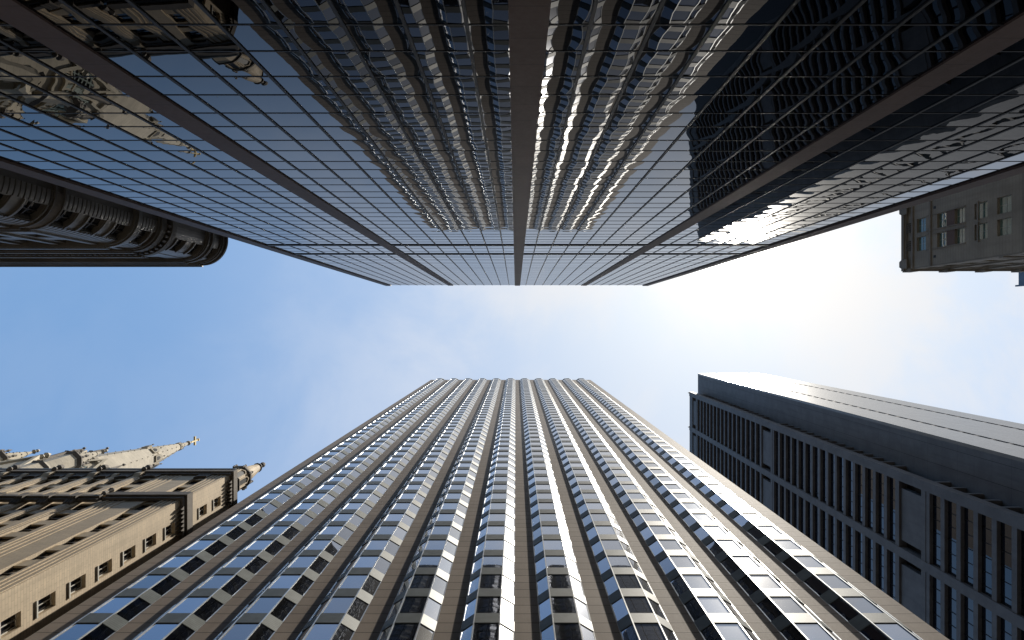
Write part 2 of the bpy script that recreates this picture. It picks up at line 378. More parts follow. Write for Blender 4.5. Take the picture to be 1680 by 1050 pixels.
while z < TOPA:
    lines.append(z)
    if z + 1.43 < TOPA: lines.append(z + 1.43)
    z += 3.08
BE = (55.2, 62.1)
lines = [z for z in lines if not any(BE[0] - 1.0 < z < BE[1] + 1.0 for _ in (0,))] + [BE[0], BE[0] + 2.3, BE[0] + 4.6, BE[1]]
lines = sorted(lines)
spans = []
for i in range(4):
    a, b = piers[i], piers[i + 1]
    us = [a + pw]
    if i < 2: cs = [b - MOD * k for k in range(7, 0, -1)]
    else: cs = [a + MOD * k for k in range(1, 8)]
    us += [c for c in cs if c > a + pw + .3 and c < b - pw - .3] + [b - pw]
    spans.append(us)
items = []; ci = 0
for us in spans:
    for u0, u1 in zip(us, us[1:]):
        for ri, (r0, r1) in enumerate(zip(lines, lines[1:] + [TOPA - .2])):
            def g(mb, u0=u0, u1=u1, r0=r0, r1=r1, ci=ci, ri=ri): mb.pane(PA, u0, u1, 0, r0, r1, ci, ri)
            items.append((PA((u0 + u1) / 2, 0, (r0 + r1) / 2), g, None))
        ci += 1
parts('glass_pane', 'bronze_glass', A, items, flip=True)
for us in spans:
    for u in us[1:-1]:
        m = MB(); m.fbox(PA, u - .042, u + .042, -.05, .03, -EYE, TOPA - .22); m.build('mullion', 'black_metal', A)
tr = []
for z in lines:
    h, d = (.30, .06) if z in BE else (.028, .012)
    m = MB()
    for us in spans: m.fbox(PA, us[0] - .005, us[-1] + .005, -.05, d, z - h, z + h)
    m.build('beam' if z in BE else 'transom', 'black_metal', A)

# ------------------------------------------------------------------ B: bay window tower, bottom centre
dB = 16.55; TOPB = 209.0; PO = .49; FH = 3.6
B = thing('bay_window_skyscraper', 'tall tan stone skyscraper with eleven columns of angled bay windows', 'skyscraper', (-1.6, dB + 20))
PB = face(0, dB, -1, 0, 0, -1)     # u runs to the left so that the face looks outward
def PBx(x, n, z): return (x, dB - n, z)
MODB = 4.31
P0 = -.06 - MODB * 6
m = MB(); m.box(P0 + .02, P0 + MODB * 11 + 1.36, dB + .35, dB + 34, -EYE, TOPB - .3); m.build('side_walls', 'dark_granite', B)
m = MB(); m.box(P0 + .1, P0 + MODB * 11 + 1.28, dB + .3, dB + 34.1, TOPB - .28, TOPB + .2); m.build('roof', 'roofing', B)
for k in range(12):
    x = P0 + MODB * k
    m = MB(); m.fbox(PBx, x, x + 1.38, -.36, 0, -EYE, TOPB + .1); m.build('pier', 'granite', B)
def bay_ring(x, off):      # plan of one bay, off = how far proud of the glass
    a, b, c, d = x + 1.38, x + 2.10, x + 3.50, x + MODB
    return [(a, 0 + off), (b, PO + off), (c, PO + off), (d, 0 + off)]
nf = int((TOPB + EYE) / FH) + 1
base0 = 40.55 - FH * 11
gl, spn = [], []
for k in range(11):
    x = P0 + MODB * k
    q = bay_ring(x, -.05); s = bay_ring(x, 0.0)
    for j in range(0, 60):
        b = base0 + FH * j
        if b + FH > TOPB: break
        sz0, sz1, gz1 = max(b, -EYE), b + 1.22, b + FH
        def g(mb, q=q, sz1=sz1, gz1=gz1, k=k, j=j):
            for i in range(3):
                (x0, n0), (x1, n1) = q[i], q[i + 1]
                mb.poly([(x1, dB - n1, sz1), (x0, dB - n0, sz1), (x0, dB - n0, gz1), (x1, dB - n1, gz1)][::-1],
                        [(k * 3 + i + .001, j + .999), (k * 3 + i + .999, j + .999), (k * 3 + i + .999, j + .001), (k * 3 + i + .001, j + .001)])
        def sdraw(mb, s=s, sz0=sz0, sz1=sz1):
            pts = [(s[3][0] - .002, dB + .3), (s[3][0] - .002, dB - s[3][1])] + [(p[0], dB - p[1]) for p in (s[2], s[1])] + [(s[0][0] + .002, dB - s[0][1]), (s[0][0] + .002, dB + .3)]
            mb.prism(pts, sz0, sz1)
        c = PBx(x + 2.75, PO, (sz1 + gz1) / 2)
        gl.append((c, g, None)); spn.append((c, sdraw, None))
parts('bay_window', 'blue_glass', B, gl, flip=True)
parts('spandrel', 'grey_panel', B, spn)
for k in range(11):
    x = P0 + MODB * k
    s = bay_ring(x, 0)
    for i, (mx, mn) in enumerate(s):
        w = .034 if i in (1, 2) else .03
        lo = mx - w if i != 0 else mx + .003; hi = mx + w if i != 3 else mx - .003
        if i == 0: hi = mx + .07
        if i == 3: lo = mx - .07
        m = MB(); m.fbox(PBx, lo, hi, mn - .07 if i in (1, 2) else -.1, mn + .005, -EYE, TOPB + (.12 if i in (1, 2) else .0)); m.build('mullion', 'aluminium', B)
    m = MB(); pts = [(p[0] + (.01 if i == 0 else -.01 if i == 3 else 0), dB - p[1] + .02) for i, p in enumerate(s)][::-1]; m.prism([(s[3][0] - .01, dB + .34)] + pts + [(s[0][0] + .01, dB + .34)], TOPB - 1.0, TOPB + .06)
    m.build('bay_roof', 'grey_panel', B)

# ------------------------------------------------------------------ C: concrete tower, lower right
XC, YC, TOPC = 66.2, 17.8, 248.0
GX, GY, TOPG = 62.6, 23.8, 246.0
C = thing('concrete_skyscraper', 'tall grey concrete skyscraper with blank end wall and ribbed window grid at lower right', 'skyscraper', (80, 45))
m = MB(); m.box(XC, 89.4, YC + .02, 80, -EYE, TOPC); m.build('end_wall', 'concrete', C)
PN = face(XC, YC, 1, 0, 0, -1)
for yy in (1.0, 3.9):
    m = MB(); m.fbox(face(XC, YC, 0, 1, -1, 0), yy, yy + .05, -.01, .004, -EYE, TOPC - .02); m.build('seam', 'black_metal', C)
segs = [(0, 6.2), (7.0, 17.7), (18.5, 23.2)]
for a, b in segs:
    m = MB(); m.fbox(PN, a, b, -.017, .5, -EYE, TOPC + .1); m.build('wall_panel', 'sunlit_concrete', C)
m = MB(); m.fbox(PN, 6.21, 6.99, -.018, .03, -EYE, TOPC - .2); m.build('slit', 'black_metal', C)
m = MB(); m.fbox(PN, 17.71, 18.49, -.018, .03, -EYE, TOPC - .2); m.build('slit', 'black_metal', C)
dash = []
z = 0
while z < TOPC - 3.8:
    for u0 in (6.2, 17.7):
        def d(mb, u0=u0, z=z): mb.fbox(PN, u0 + .003, u0 + .797, .032, .47, z, z + .7)
        dash.append((PN(u0, 0, z), d, None))
    z += 3.71
parts('slit_bar', 'concrete', C, dash)
m = MB(); m.box(GX + 1.4, XC - .004, GY + 1.5, 78, -EYE, TOPG - .1); m.build('recessed_wall', 'black_metal', C)
PG = face(GX, GY, 0, 1, -1, 0)
ys = [0, 12.3, 24.6, 36.9]
for y in ys:
    m = MB(); m.fbox(PG, y, y + 1.5, -1.38, 0, -EYE, TOPG + (.3 if y == 0 else .25)); m.build('pier', 'concrete_trim', C)
    m = MB(); m.fbox(PG, y + .2, y + .5, .004, .5, TOPG - .2, TOPG + .05); m.build('roof_bracket', 'concrete_trim', C)
# storeys: ordinary ones 3.71 m, taller plant floors in between
levels = []; mech = [(237.7, 242.0), (168.0, 174.0), (105.7, 111.5), (43.0, 49.0)]
hi = TOPG - 1.0
tops = [237.7, 168.0, 105.7, 43.0, -EYE]
spand, wind, pan = [], [], []
for i in range(4):
    m0, m1 = mech[i]
    for y in ys[:3]:
        def d(mb, y=y, m0=m0, m1=m1): mb.fbox(PG, y + 2.7, y + 11.1, -1.25, -.35, m0 + .1, m1 - .1)
        pan.append((PG(y + 6, 0, m0), d, None))
        for zz0, zz1 in ((m0 - 1.3, m0 - .2), (m1 + .1, m1 + 1.2 if i else TOPG)):
            def d(mb, y=y, a=zz0, b=zz1): mb.fbox(PG, y + 1.502, y + 12.298, -1.38, -.06, a, b)
            spand.append((PG(y + 6, 0, zz0), d, None))
    lo = mech[i + 1][1] + 1.2 if i < 3 else -EYE
    top = m0 - 1.3; n = max(1, round((top - lo) / 3.71)); h = (top - lo) / n
    for j in range(n):
        zb = lo + j * h
        for y in ys[:3]:
            def g(mb, y=y, zb=zb, h=h, j=j):
                us = [0, 1.05, 3.0, 4.95, 6.9, 8.85, 10.8]
                for q in range(6): mb.pane(PG, y + 12.3 - us[q], y + 12.3 - us[q + 1], -.66, zb + .02, zb + h - .95, q + int(y) * 7, j)
            def f(mb, y=y, zb=zb, h=h):
                for u in (.03, 1.05, 3.0, 4.95, 6.9, 8.85, 10.74): mb.fbox(PG, y + 12.3 - u - .05, y + 12.3 - u + .02, -.658, -.58, zb + .02, zb + h - .96)
                mb.fbox(PG, y + 1.55, y + 12.25, -.658, -.60, zb + .03, zb + .12)
            wind.append((PG(y + 6.9, 0, zb + h / 2), g, f))
            def d(mb, y=y, zb=zb, h=h): mb.fbox(PG, y + 1.502, y + 12.298, -1.38, -.12, zb + h - .93, zb + h)
            spand.append((PG(y + 6.9, 0, zb + h), d, None))
    # small end bay beside the corner pier, beams only
    PE = face(GX, GY, 1, 0, 0, -1)
    for j in range(n):
        zb = lo + j * h
        def d(mb, zb=zb, h=h): mb.fbox(PE, 1.39, 3.598, -1.49, .0, zb + h - .6, zb + h)
        spand.append((PE(2.5, 0, zb), d, None))
parts('window_strip', 'slate_glass', C, wind, sub=('window_frame', 'black_metal'))
parts('spandrel', 'concrete_trim', C, spand)
parts('plant_floor_panel', 'concrete_trim', C, pan)

# ------------------------------------------------------------------ D: gothic stone building, lower left
dD, XD = 14.9, -28.6; TOPD = 69.0
D = thing('gothic_building', 'sandy limestone building with ribbed piers, dark cornices and a corner turret at lower left', 'building', (-45, dD + 15))
PD = face(-62, dD, 1, 0, 0, -1)
def U(x): return x + 62
FD = 2.97
# window rows follow the side wall
rowsD = [(z, z + 1.9) for z in [68.9 - 4.3 - FD * k for k in range(0, 22)] if z > 1]
cols = []; wide = []; narrow = []
x = -37.35
while x > -61: wide.append(x); x -= 4.5
for x in wide:
    if x - 2.25 - .45 > -61.9: narrow.append(x - 2.25)
edges = []
allp = sorted([(x - .65, x + .65) for x in wide] + [(x - .42, x + .42) for x in narrow] + [(-34.9, -32.85)])
for (a0, a1), (b0, b1) in zip(allp, allp[1:]): cols.append((U(a1), U(b0)))
cols.append((U(-31.45), U(-30.2)))
# the last pier pair leaves one column of windows inside the corner block
cols = [c for c in cols]
cols[-2] = (U(-36.7), U(-35.2)) if cols[-2][0] > U(-36.8) else cols[-2]
wD = window_facade(D, PD, 33.4, -EYE, TOPD, cols, rowsD, 'limestone', t=.62, gd=.32, bars=(1, 2), fmat='bronze_metal', spandrel='limestone_trim', sdepth=.13, name='front_wall')
PS = face(XD, dD + .62, 0, 1, 1, 0)
rowsS = [(z - .05, z + 1.6) for z, _ in rowsD]
wS = window_facade(D, PS, 26, -EYE, TOPD, [(.95, 1.87)] + [(5 + i * 3.2, 6.3 + i * 3.2) for i in range(6)], rowsS, 'limestone', t=.5, gd=.3, bars=(2, 1), fmat='white_frame', sill=.08, name='side_wall', gmat='dark_glass')
parts('window', 'dark_glass', D, wD, sub=('window_frame', 'bronze_metal'), limit=70)
parts('side_window', 'dark_glass', D, wS, sub=('window_frame', 'white_frame'), limit=30)
m = MB(); m.box(-61.9, XD - .52, dD + .64, dD + 26, -EYE, TOPD - .4); m.build('inner_wall', 'weathered', D)
m = MB(); m.box(-61.9, XD - .1, dD + .3, dD + 26.5, TOPD + .002, TOPD + .3); m.build('roof', 'roofing', D)
# ribs standing proud of the piers
for x in wide:
    m = MB()
    m.fbox(PD, U(x) - .42, U(x) + .42, 0, .05, -EYE, 67.6); m.fbox(PD, U(x) - .22, U(x) + .22, .048, .09, -EYE, 67.2); m.build('rib', 'limestone', D)
for x in narrow:
    m = MB(); m.fbox(PD, U(x) - .22, U(x) + .22, 0, .05, -EYE, 67.4); m.build('rib', 'limestone', D)
for xa, n in ((-34.9, 4), (-30.2, 4)):
    m = MB()
    for i in range(n): w = .17; m.fbox(PD, U(xa + .12 + i * (.52 if xa < -31 else .38)), U(xa + .12 + i * .40) + w, 0, .07 - .008 * i, -EYE, 68.2 if xa > -31 else 67.9)
    m.build('rib', 'limestone', D)
# arched heads tying the piers together under the top cornice
for (a, b) in cols:
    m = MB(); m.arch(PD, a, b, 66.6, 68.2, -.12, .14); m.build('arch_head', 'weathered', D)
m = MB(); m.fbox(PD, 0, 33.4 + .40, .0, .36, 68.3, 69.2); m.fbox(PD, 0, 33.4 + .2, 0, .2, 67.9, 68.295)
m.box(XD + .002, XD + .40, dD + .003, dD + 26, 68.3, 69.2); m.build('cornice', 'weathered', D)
m = MB(); m.fbox(PD, -.2, 33.4 + .2, .1, .40, 69.205, 69.5); m.build('gutter', 'grey_panel', D)
for x in wide:
    m = MB(); m.lathe(x, dD - .5, [(.12, 68.3), (.26, 68.6), (.14, 68.9), (.3, 69.3), (.22, 69.8), (.05, 70.2)], 7); m.build('gargoyle', 'weathered', D)
    m = MB(); m.outline(face(x - .34, dD, 0, -1, 1, 0), [(.09, 67.0), (.34, 67.5), (.34, 68.29), (.09, 68.29)], 0, .68); m.build('bracket', 'limestone_trim', D)
for x in narrow:
    m = MB(); m.outline(face(x - .22, dD, 0, -1, 1, 0), [(.05, 67.0), (.24, 67.5), (.24, 67.9), (.05, 67.9)], 0, .44); m.build('bracket', 'limestone_trim', D)
# lower cornice with balcony brackets
zc = 57.9
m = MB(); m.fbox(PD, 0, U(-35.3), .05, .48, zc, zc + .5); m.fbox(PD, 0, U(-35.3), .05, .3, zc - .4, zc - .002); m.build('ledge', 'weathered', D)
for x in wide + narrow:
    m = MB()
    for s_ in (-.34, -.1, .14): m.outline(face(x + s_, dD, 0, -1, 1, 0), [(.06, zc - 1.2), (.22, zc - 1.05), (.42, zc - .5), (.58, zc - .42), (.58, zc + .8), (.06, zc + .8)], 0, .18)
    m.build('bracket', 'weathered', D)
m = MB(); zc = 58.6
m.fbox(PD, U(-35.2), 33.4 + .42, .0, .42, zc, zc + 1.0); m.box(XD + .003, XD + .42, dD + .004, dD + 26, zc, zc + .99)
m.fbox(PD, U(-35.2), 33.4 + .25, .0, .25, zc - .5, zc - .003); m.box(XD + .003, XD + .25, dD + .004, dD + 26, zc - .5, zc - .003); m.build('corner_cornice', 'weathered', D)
for zc in (58.1, 67.9):
    m = MB()
    for i in range(7): u = .25 + i * .36; m.outline(PS, [(u - .62 + .2, zc), (u - .62 + .36, zc - .55), (u - .62 + .52, zc)], .002, .38)
    m.build('dentils', 'weathered', D, kind='stuff')
m = MB(); m.lathe(-35.4, dD - .5, [(.08, 58.4), (.2, 58.7), (.1, 59.3), (.26, 59.8), (.04, 60.2)], 6); m.build('gargoyle', 'weathered', D)
# turret on the corner
tx, ty = -32.3, 17.75
T8 = R(22.5)
m = MB(); m.lathe(tx, ty, [(1.45, 69.3), (1.45, 76.0), (1.25, 76.5), (1.25, 79.6)], 8, T8); tur = m.build('turret', 'limestone', D)
m = MB(); m.lathe(tx, ty, [(1.3, 79.4), (1.46, 79.7), (1.46, 80.0), (1.15, 80.2)], 8, T8); m.build('turret_belt', 'weathered', tur)
m = MB(); m.lathe(tx, ty, [(1.4, 75.9), (1.6, 76.2), (1.5, 76.5), (1.27, 76.6)], 8, T8); m.build('turret_belt', 'weathered', tur)
m = MB(); m.lathe(tx, ty, [(.95, 80.2), (.92, 81.6), (.48, 85.2)], 16); m.build('turret_cone', 'limestone_trim', tur)
m = MB(); m.lathe(tx, ty, [(.46, 85.2), (.60, 85.35), (.54, 85.6), (.22, 85.65), (.18, 86.6)], 12); m.build('turret_collar', 'weathered', tur)
m = MB(); m.lathe(tx, ty, [(.10, 86.6), (.30, 86.8), (.34, 87.2), (.22, 87.6), (.05, 87.9)], 9); m.build('finial', 'weathered', tur)
for i in range(8):
    a = T8 + i * math.pi / 4
    m = MB(); m.lathe(tx + 1.42 * math.cos(a), ty + 1.42 * math.sin(a), [(.10, 79.4), (.15, 79.8), (.09, 80.1), (.14, 80.3), (.03, 80.7)], 6); m.build('pinnacle', 'weathered', tur)
    b = a + math.pi / 8; r = 1.25 * math.cos(math.pi / 8); ca, sa = math.cos(b), math.sin(b)
    PT = face(tx + r * ca, ty + r * sa, -sa, ca, ca, sa)
    m = MB(); m.outline(PT, [(-.28, 76.9), (.28, 76.9), (.28, 78.5), (.15, 78.9), (0, 79.1), (-.15, 78.9), (-.28, 78.5)], .004, .02); m.build('opening', 'black_metal', tur)
    m = MB(); m.fbox(PT, -.38, -.29, .0, .1, 76.8, 78.9); m.fbox(PT, .29, .38, .0, .1, 76.8, 78.9); m.outline(PT, [(-.4, 78.91), (0, 79.5), (.4, 78.91), (.29, 78.91), (0, 79.25), (-.29, 78.91)], .0, .11); m.build('opening_frame', 'limestone_trim', tur)

# ------------------------------------------------------------------ H: church tower with spire behind D
hx, hy = -72.8, 26.1
H = thing('church_spire', 'pale stone church tower with tall pointed spire and cross behind the limestone building', 'church', (hx, hy))
hw = 5.6
m = MB(); m.box(hx - hw, hx + hw, hy - hw, hy + hw, -EYE, 101); m.build('tower', 'marble', H)
m = MB(); m.lathe(hx, hy, [(4.9, 101), (4.9, 113), (5.3, 113.4), (5.3, 114.2), (4.35, 114.4)], 8, T8); lan = m.build('lantern', 'marble', H)
prof = [(4.35, 114.2), (.28, 151.5)]
m = MB(); m.lathe(hx, hy, prof, 8, T8); spi = m.build('spire', 'marble', H)
def rad(z): return 4.35 + (z - 114.2) / (151.5 - 114.2) * (.28 - 4.35)
m = MB(); m.lathe(hx, hy, [(.25, 151.3), (.55, 151.7), (.5, 152.1), (.16, 152.4), (.14, 153.2)], 8); m.build('spire_knob', 'marble_trim', H)
m = MB(); m.box(hx - .17, hx + .17, hy - .17, hy + .17, 153.0, 156.4); m.box(hx - .19, hx + .19, hy - 1.0, hy + 1.0, 154.7, 155.1); m.box(hx - .28, hx + .28, hy - .28, hy + .28, 156.3, 156.6)
m.build('cross', 'gilt', H)
ribs = MB(); crk = MB()
for i in range(8):
    a = T8 + i * math.pi / 4
    for j in range(15):
        z = 117 + j * 2.3; r = rad(z) * 1.01
        crk.lathe(hx + r * math.cos(a), hy + r * math.sin(a), [(.03, z - .1), (.11, z), (.03, z + .15)], 5)
crk.build('crockets', 'marble_trim', spi, kind='stuff')
for zl, sc in ((134.5, 1.0), (147.2, .45)):
    for i in range(8):
        b = i * math.pi / 4; r = rad(zl) * math.cos(math.pi / 8); ca, sa = math.cos(b), math.sin(b)
        PL = face(hx + r * ca, hy + r * sa, -sa, ca, ca, sa)
        m = MB(); w = .62 * sc; h = 2.2 * sc
        m.outline(PL, [(-w, zl - .6 * sc), (w, zl - .6 * sc), (w, zl + h * .5), (0, zl + h), (-w, zl + h * .5)], -.5, .32 * sc); lu = m.build('dormer', 'marble_trim', spi)
        m = MB(); m.lathe(hx + (r + .3 * sc) * ca, hy + (r + .3 * sc) * sa, [(.05, zl + h), (.16 * sc, zl + h + .3 * sc), (.03, zl + h + .9 * sc)], 5); m.build('finial', 'weathered', lu)
        m = MB(); m.outline(PL, [(-.34 * sc, zl - .2 * sc), (.34 * sc, zl - .2 * sc), (.36 * sc, zl + .5 * sc), (0, zl + 1.1 * sc), (-.36 * sc, zl + .5 * sc)], .323 * sc, .34 * sc); m.build('opening', 'black_metal', lu)
for sx, sy, nx, ny in ((1, 0, 1, 0), (-1, 0, -1, 0), (0, 1, 0, 1), (0, -1, 0, -1)):
    PH = face(hx + nx * hw, hy + ny * hw, -ny, nx, nx, ny)
    # belfry: tall pointed louvred opening, gable over it, pierced balustrade
    m = MB(); m.fbox(PH, -2.1, -1.75, 0, .45, 84, 94); m.fbox(PH, 1.75, 2.1, 0, .45, 84, 94); m.arch(PH, -1.75, 1.75, 94, 98.5, .0, .44, 12, True)
    m.outline(PH, [(-3.1, 96.5), (-2.5, 96.5), (0, 103.2), (2.5, 96.5), (3.1, 96.5), (0, 104.6)], .1, .75); gb = m.build('gable', 'marble_trim', H)
    m = MB(); m.outline(PH, [(-2.4, 96.6), (2.4, 96.6), (0, 103)], .05, .42); m.build('gable_panel', 'marble', gb)
    m = MB(); m.lathe(hx + nx * (hw + .4), hy + ny * (hw + .4), [(.15, 104.3), (.45, 104.8), (.2, 105.3), (.5, 105.9), (.05, 107)], 6); m.build('finial', 'marble_trim', gb)
    m = MB(); m.outline(PH, [(-1.74, 84), (1.74, 84), (1.74, 94), (1.2, 96.2), (0, 97.4), (-1.2, 96.2), (-1.74, 94)], .004, .05); lo_ = m.build('belfry_opening', 'black_metal', H)
    m = MB()
    for j in range(14): m.fbox(PH, -1.7, 1.7, .06, .35, 84.4 + j * .85, 84.75 + j * .85)
    m.fbox(PH, -.16, .16, .05, .4, 84, 97); m.build('louvres', 'patina', lo_)
    m = MB(); m.fbox(PH, -hw, hw, .0, .35, 101.005, 101.5); m.fbox(PH, -hw, hw, .05, .3, 103.0, 103.3)
    for j in range(19): u = -hw + .45 + j * .58; m.fbox(PH, u, u + .2, .1, .26, 101.5, 103.0)
    m.build('balustrade', 'marble_trim', H)
    m = MB(); m.fbox(PH, -hw, hw, .0, .3, 80.5, 81.2); m.fbox(PH, -hw, hw, .0, .4, 98.9, 99.4); m.build('string_course', 'marble_trim', H)
for sx in (-1, 1):
    for sy in (-1, 1):
        cx, cy = hx + sx * hw, hy + sy * hw
        m = MB(); m.lathe(cx, cy, [(1.45, -EYE), (1.45, 96), (1.25, 97), (1.25, 103.5)], 8, T8); pn = m.build('buttress', 'marble', H)
        m = MB(); m.lathe(cx, cy, [(1.5, 95.5), (1.7, 96), (1.3, 96.6)], 8, T8); m.lathe(cx, cy, [(1.3, 102.8), (1.65, 103.3), (1.5, 103.8), (1.1, 103.9)], 8, T8); m.build('belt', 'weathered', pn)
        m = MB(); m.lathe(cx, cy, [(1.15, 103.8), (.12, 110.8)], 8, T8); m.lathe(cx, cy, [(.1, 110.6), (.4, 111.1), (.15, 111.5), (.3, 111.9), (.03, 112.6)], 6); m.build('pinnacle', 'marble_trim', pn)
        m = MB()
        for i in range(8):
            a = T8 + i * math.pi / 4
            m.lathe(cx + 1.45 * math.cos(a), cy + 1.45 * math.sin(a), [(.1, 103.2), (.2, 103.8), (.12, 104.3), (.22, 104.7), (.02, 105.6)], 5)
            for j in range(4):
                z = 104.6 + j * 1.5; r = 1.15 * (1 - (z - 103.8) / 7.2); m.lathe(cx + r * math.cos(a), cy + r * math.sin(a), [(.04, z - .1), (.16, z), (.04, z + .2)], 4)
        m.build('crockets', 'weathered', pn, kind='stuff')
        # flyer from the corner pinnacle up to the lantern
        dx, dy = -sx * .7071, -sy * .7071
        PF = face(cx, cy, dx, dy, -dy, dx)
        m = MB(); m.outline(PF, [(1.1, 103), (1.1, 104.6), (4.2, 111.2), (4.2, 109.2), (2.6, 106.6), (1.7, 104.2)], -.25, .25); m.build('flying_buttress', 'marble_trim', H)
for i in range(8):
    b = i * math.pi / 4; r = 4.9 * math.cos(math.pi / 8); ca, sa = math.cos(b), math.sin(b)
    PL = face(hx + r * ca, hy + r * sa, -sa, ca, ca, sa)
    m = MB(); m.outline(PL, [(-.8, 103), (.8, 103), (.8, 109), (.5, 110.3), (0, 111), (-.5, 110.3), (-.8, 109)], .004, .03); op = m.build('opening', 'black_metal', lan)
    m = MB(); m.fbox(PL, -1.05, -.8, 0, .3, 102.9, 110); m.fbox(PL, .8, 1.05, 0, .3, 102.9, 110); m.fbox(PL, -.08, .08, .0, .2, 103, 110.5)
    for j in range(7): m.fbox(PL, -.79, .79, .04, .16, 103.5 + j, 103.75 + j)
    m.build('louvres', 'patina', op)
    m = MB(); m.outline(PL, [(-1.25, 110.4), (0, 116.0), (1.25, 110.4), (.9, 110.4), (0, 114.5), (-.9, 110.4)], .0, .5); m.build('gable', 'marble_trim', lan)
    a = T8 + i * math.pi / 4
    m = MB(); m.lathe(hx + 5.25 * math.cos(a), hy + 5.25 * math.sin(a), [(.4, 101.5), (.4, 113.5), (.55, 113.8), (.32, 114.2), (.04, 118.2)], 6); m.lathe(hx + 5.25 * math.cos(a), hy + 5.25 * math.sin(a), [(.04, 117.9), (.26, 118.3), (.04, 118.9)], 5); m.build('pinnacle', 'weathered', lan)

# ------------------------------------------------------------------ E: rounded corner building, upper left
dE = 6.6; ex, ey, er = -33.4, -9.1, 2.35; TOPE = 72.6
E = thing('rounded_corner_building', 'shadowed grey stone building with rounded banded corner at left', 'building', (-45, -20))
zl = [43.7 + 3.3 * k for k in range(-13, 4)] + [57.0, 63.3, 66.75, 70.1]
rowsE = [(z, z + 1.9 if z < 56 else z + 1.6) for z in sorted(zl) if z > 0]
m = MB(); m.box(-95, ex, -50, -ey * -1 + 0.0 - .0, -EYE, TOPE - .3) if False else None
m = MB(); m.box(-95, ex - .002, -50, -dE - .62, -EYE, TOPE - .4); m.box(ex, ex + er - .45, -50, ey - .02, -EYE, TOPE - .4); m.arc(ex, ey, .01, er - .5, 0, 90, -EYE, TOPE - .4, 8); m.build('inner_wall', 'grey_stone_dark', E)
PEy = face(ex, -dE - .15, -1, 0, 0, 1)
cE = [(1.5 + 3.1 * i, 3.2 + 3.1 * i) for i in range(18)]
wE = window_facade(E, PEy, 60, -EYE, TOPE, cE, rowsE, 'grey_stone', t=.45, gd=.32, bars=(1, 2), name='street_wall')
PEx = face(ex + er - .05, ey, 0, -1, 1, 0)
cEx = [(2.2 + 3.4 * i, 3.8 + 3.4 * i) for i in range(10)]
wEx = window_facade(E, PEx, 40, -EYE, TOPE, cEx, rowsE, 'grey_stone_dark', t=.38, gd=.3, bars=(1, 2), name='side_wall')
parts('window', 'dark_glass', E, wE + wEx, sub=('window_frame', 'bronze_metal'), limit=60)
# the drum: plain shell beside the windows, grooved courses on it, curved spandrels between
W0, W1 = 27, 63
m = MB(); m.arc(ex, ey, er - .48, er - .06, 0, W0, -EYE, TOPE, 4); m.arc(ex, ey, er - .48, er - .06, W1, 90, -EYE, TOPE, 4)
zc = -EYE
for r0, r1 in rowsE: m.arc(ex, ey, er - .48, er - .1, W0, W1, zc, r0, 6); zc = r1
m.arc(ex, ey, er - .48, er - .1, W0, W1, zc, TOPE, 6); m.build('drum_wall', 'grey_stone', E)
bands = []
z = 2.0
while z < 62:
    for a0, a1 in ((0, W0 - 2), (W1 + 2, 90)):
        def d(mb, z=z, a0=a0, a1=a1): mb.arc(ex, ey, er - .062, er + .03, a0, a1, z, z + .34, 4)
        bands.append((( -32.5, -8, z), d, None))
    z += .47
m = MB()
for b_ in bands: b_[1](m)
m.build('rusticated_courses', 'grey_stone', E)
dw = []
for ri, (r0, r1) in enumerate(rowsE):
    def g(mb, r0=r0, r1=r1, ri=ri):
        for i in range(3):
            a, b = R(W0 + (W1 - W0) * i / 3), R(W0 + (W1 - W0) * (i + 1) / 3); r = er - .4
            mb.poly([(ex + r * math.cos(b), ey + r * math.sin(b), r0), (ex + r * math.cos(a), ey + r * math.sin(a), r0), (ex + r * math.cos(a), ey + r * math.sin(a), r1), (ex + r * math.cos(b), ey + r * math.sin(b), r1)][::-1],
                    [(i, ri + .999), (i + .999, ri + .999), (i + .999, ri), (i, ri)])
    def f(mb, r0=r0, r1=r1):
        mb.arc(ex, ey, er - .398, er - .3, W0, W1, (r0 + r1) / 2 - .05, (r0 + r1) / 2 + .05, 6)
        for a in (W0 + .5, (W0 + W1) / 2 - 1, W1 - 2.5): mb.arc(ex, ey, er - .399, er - .31, a, a + 2, r0, r1, 1)
    dw.append(((-32, -8, (r0 + r1) / 2), g, f))
parts('curved_window', 'dark_glass', E, dw, sub=('window_frame', 'bronze_metal'), flip=True)
for r0, r1 in rowsE:
    m = MB(); m.arc(ex, ey, er - .098, er + .05, W0 - 1.5, W1 + 1.5, r0 - .22, r0 - .02, 6); m.build('sill', 'grey_stone', E)
    m = MB(); m.arc(ex, ey, er - .098, er + .02, W0 - 1.5, W1 + 1.5, r1 + .02, r1 + .18, 6); m.build('lintel', 'grey_stone', E)
def ecor(mb, z0, z1, pr):
    mb.arc(ex, ey, er - .1, er + pr, 0, 90, z0, z1, 14); mb.fbox(PEy, 0.0, 60, -.0, pr + .15 - .002, z0, z1); mb.fbox(PEx, 0, 40, 0, pr + .05 - .002, z0, z1)
for zs in ([(19.5, 20.2, .22)], [(32.6, 33.0, .2), (33.0, 33.5, .34)], [(45.9, 46.05, .14), (46.9, 47.05, .14)], [(55.5, 55.75, .2), (55.75, 56.2, .32), (56.2, 56.4, .2)],
           [(59.2, 59.5, .14), (59.5, 60.3, .26), (60.9, 61.5, .5), (61.5, 61.9, .38)], [(68.5, 68.7, .12), (68.7, 69.0, .22), (69.2, 69.4, .16), (69.4, 69.8, .3)],
           [(71.8, 72.0, .1), (72.1, 72.3, .2), (72.4, 72.7, .15), (72.7, 73.0, .32)]):
    m = MB()
    for a, b, p in zs: ecor(m, a + .001, b, p)
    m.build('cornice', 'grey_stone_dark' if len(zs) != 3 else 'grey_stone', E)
m = MB()
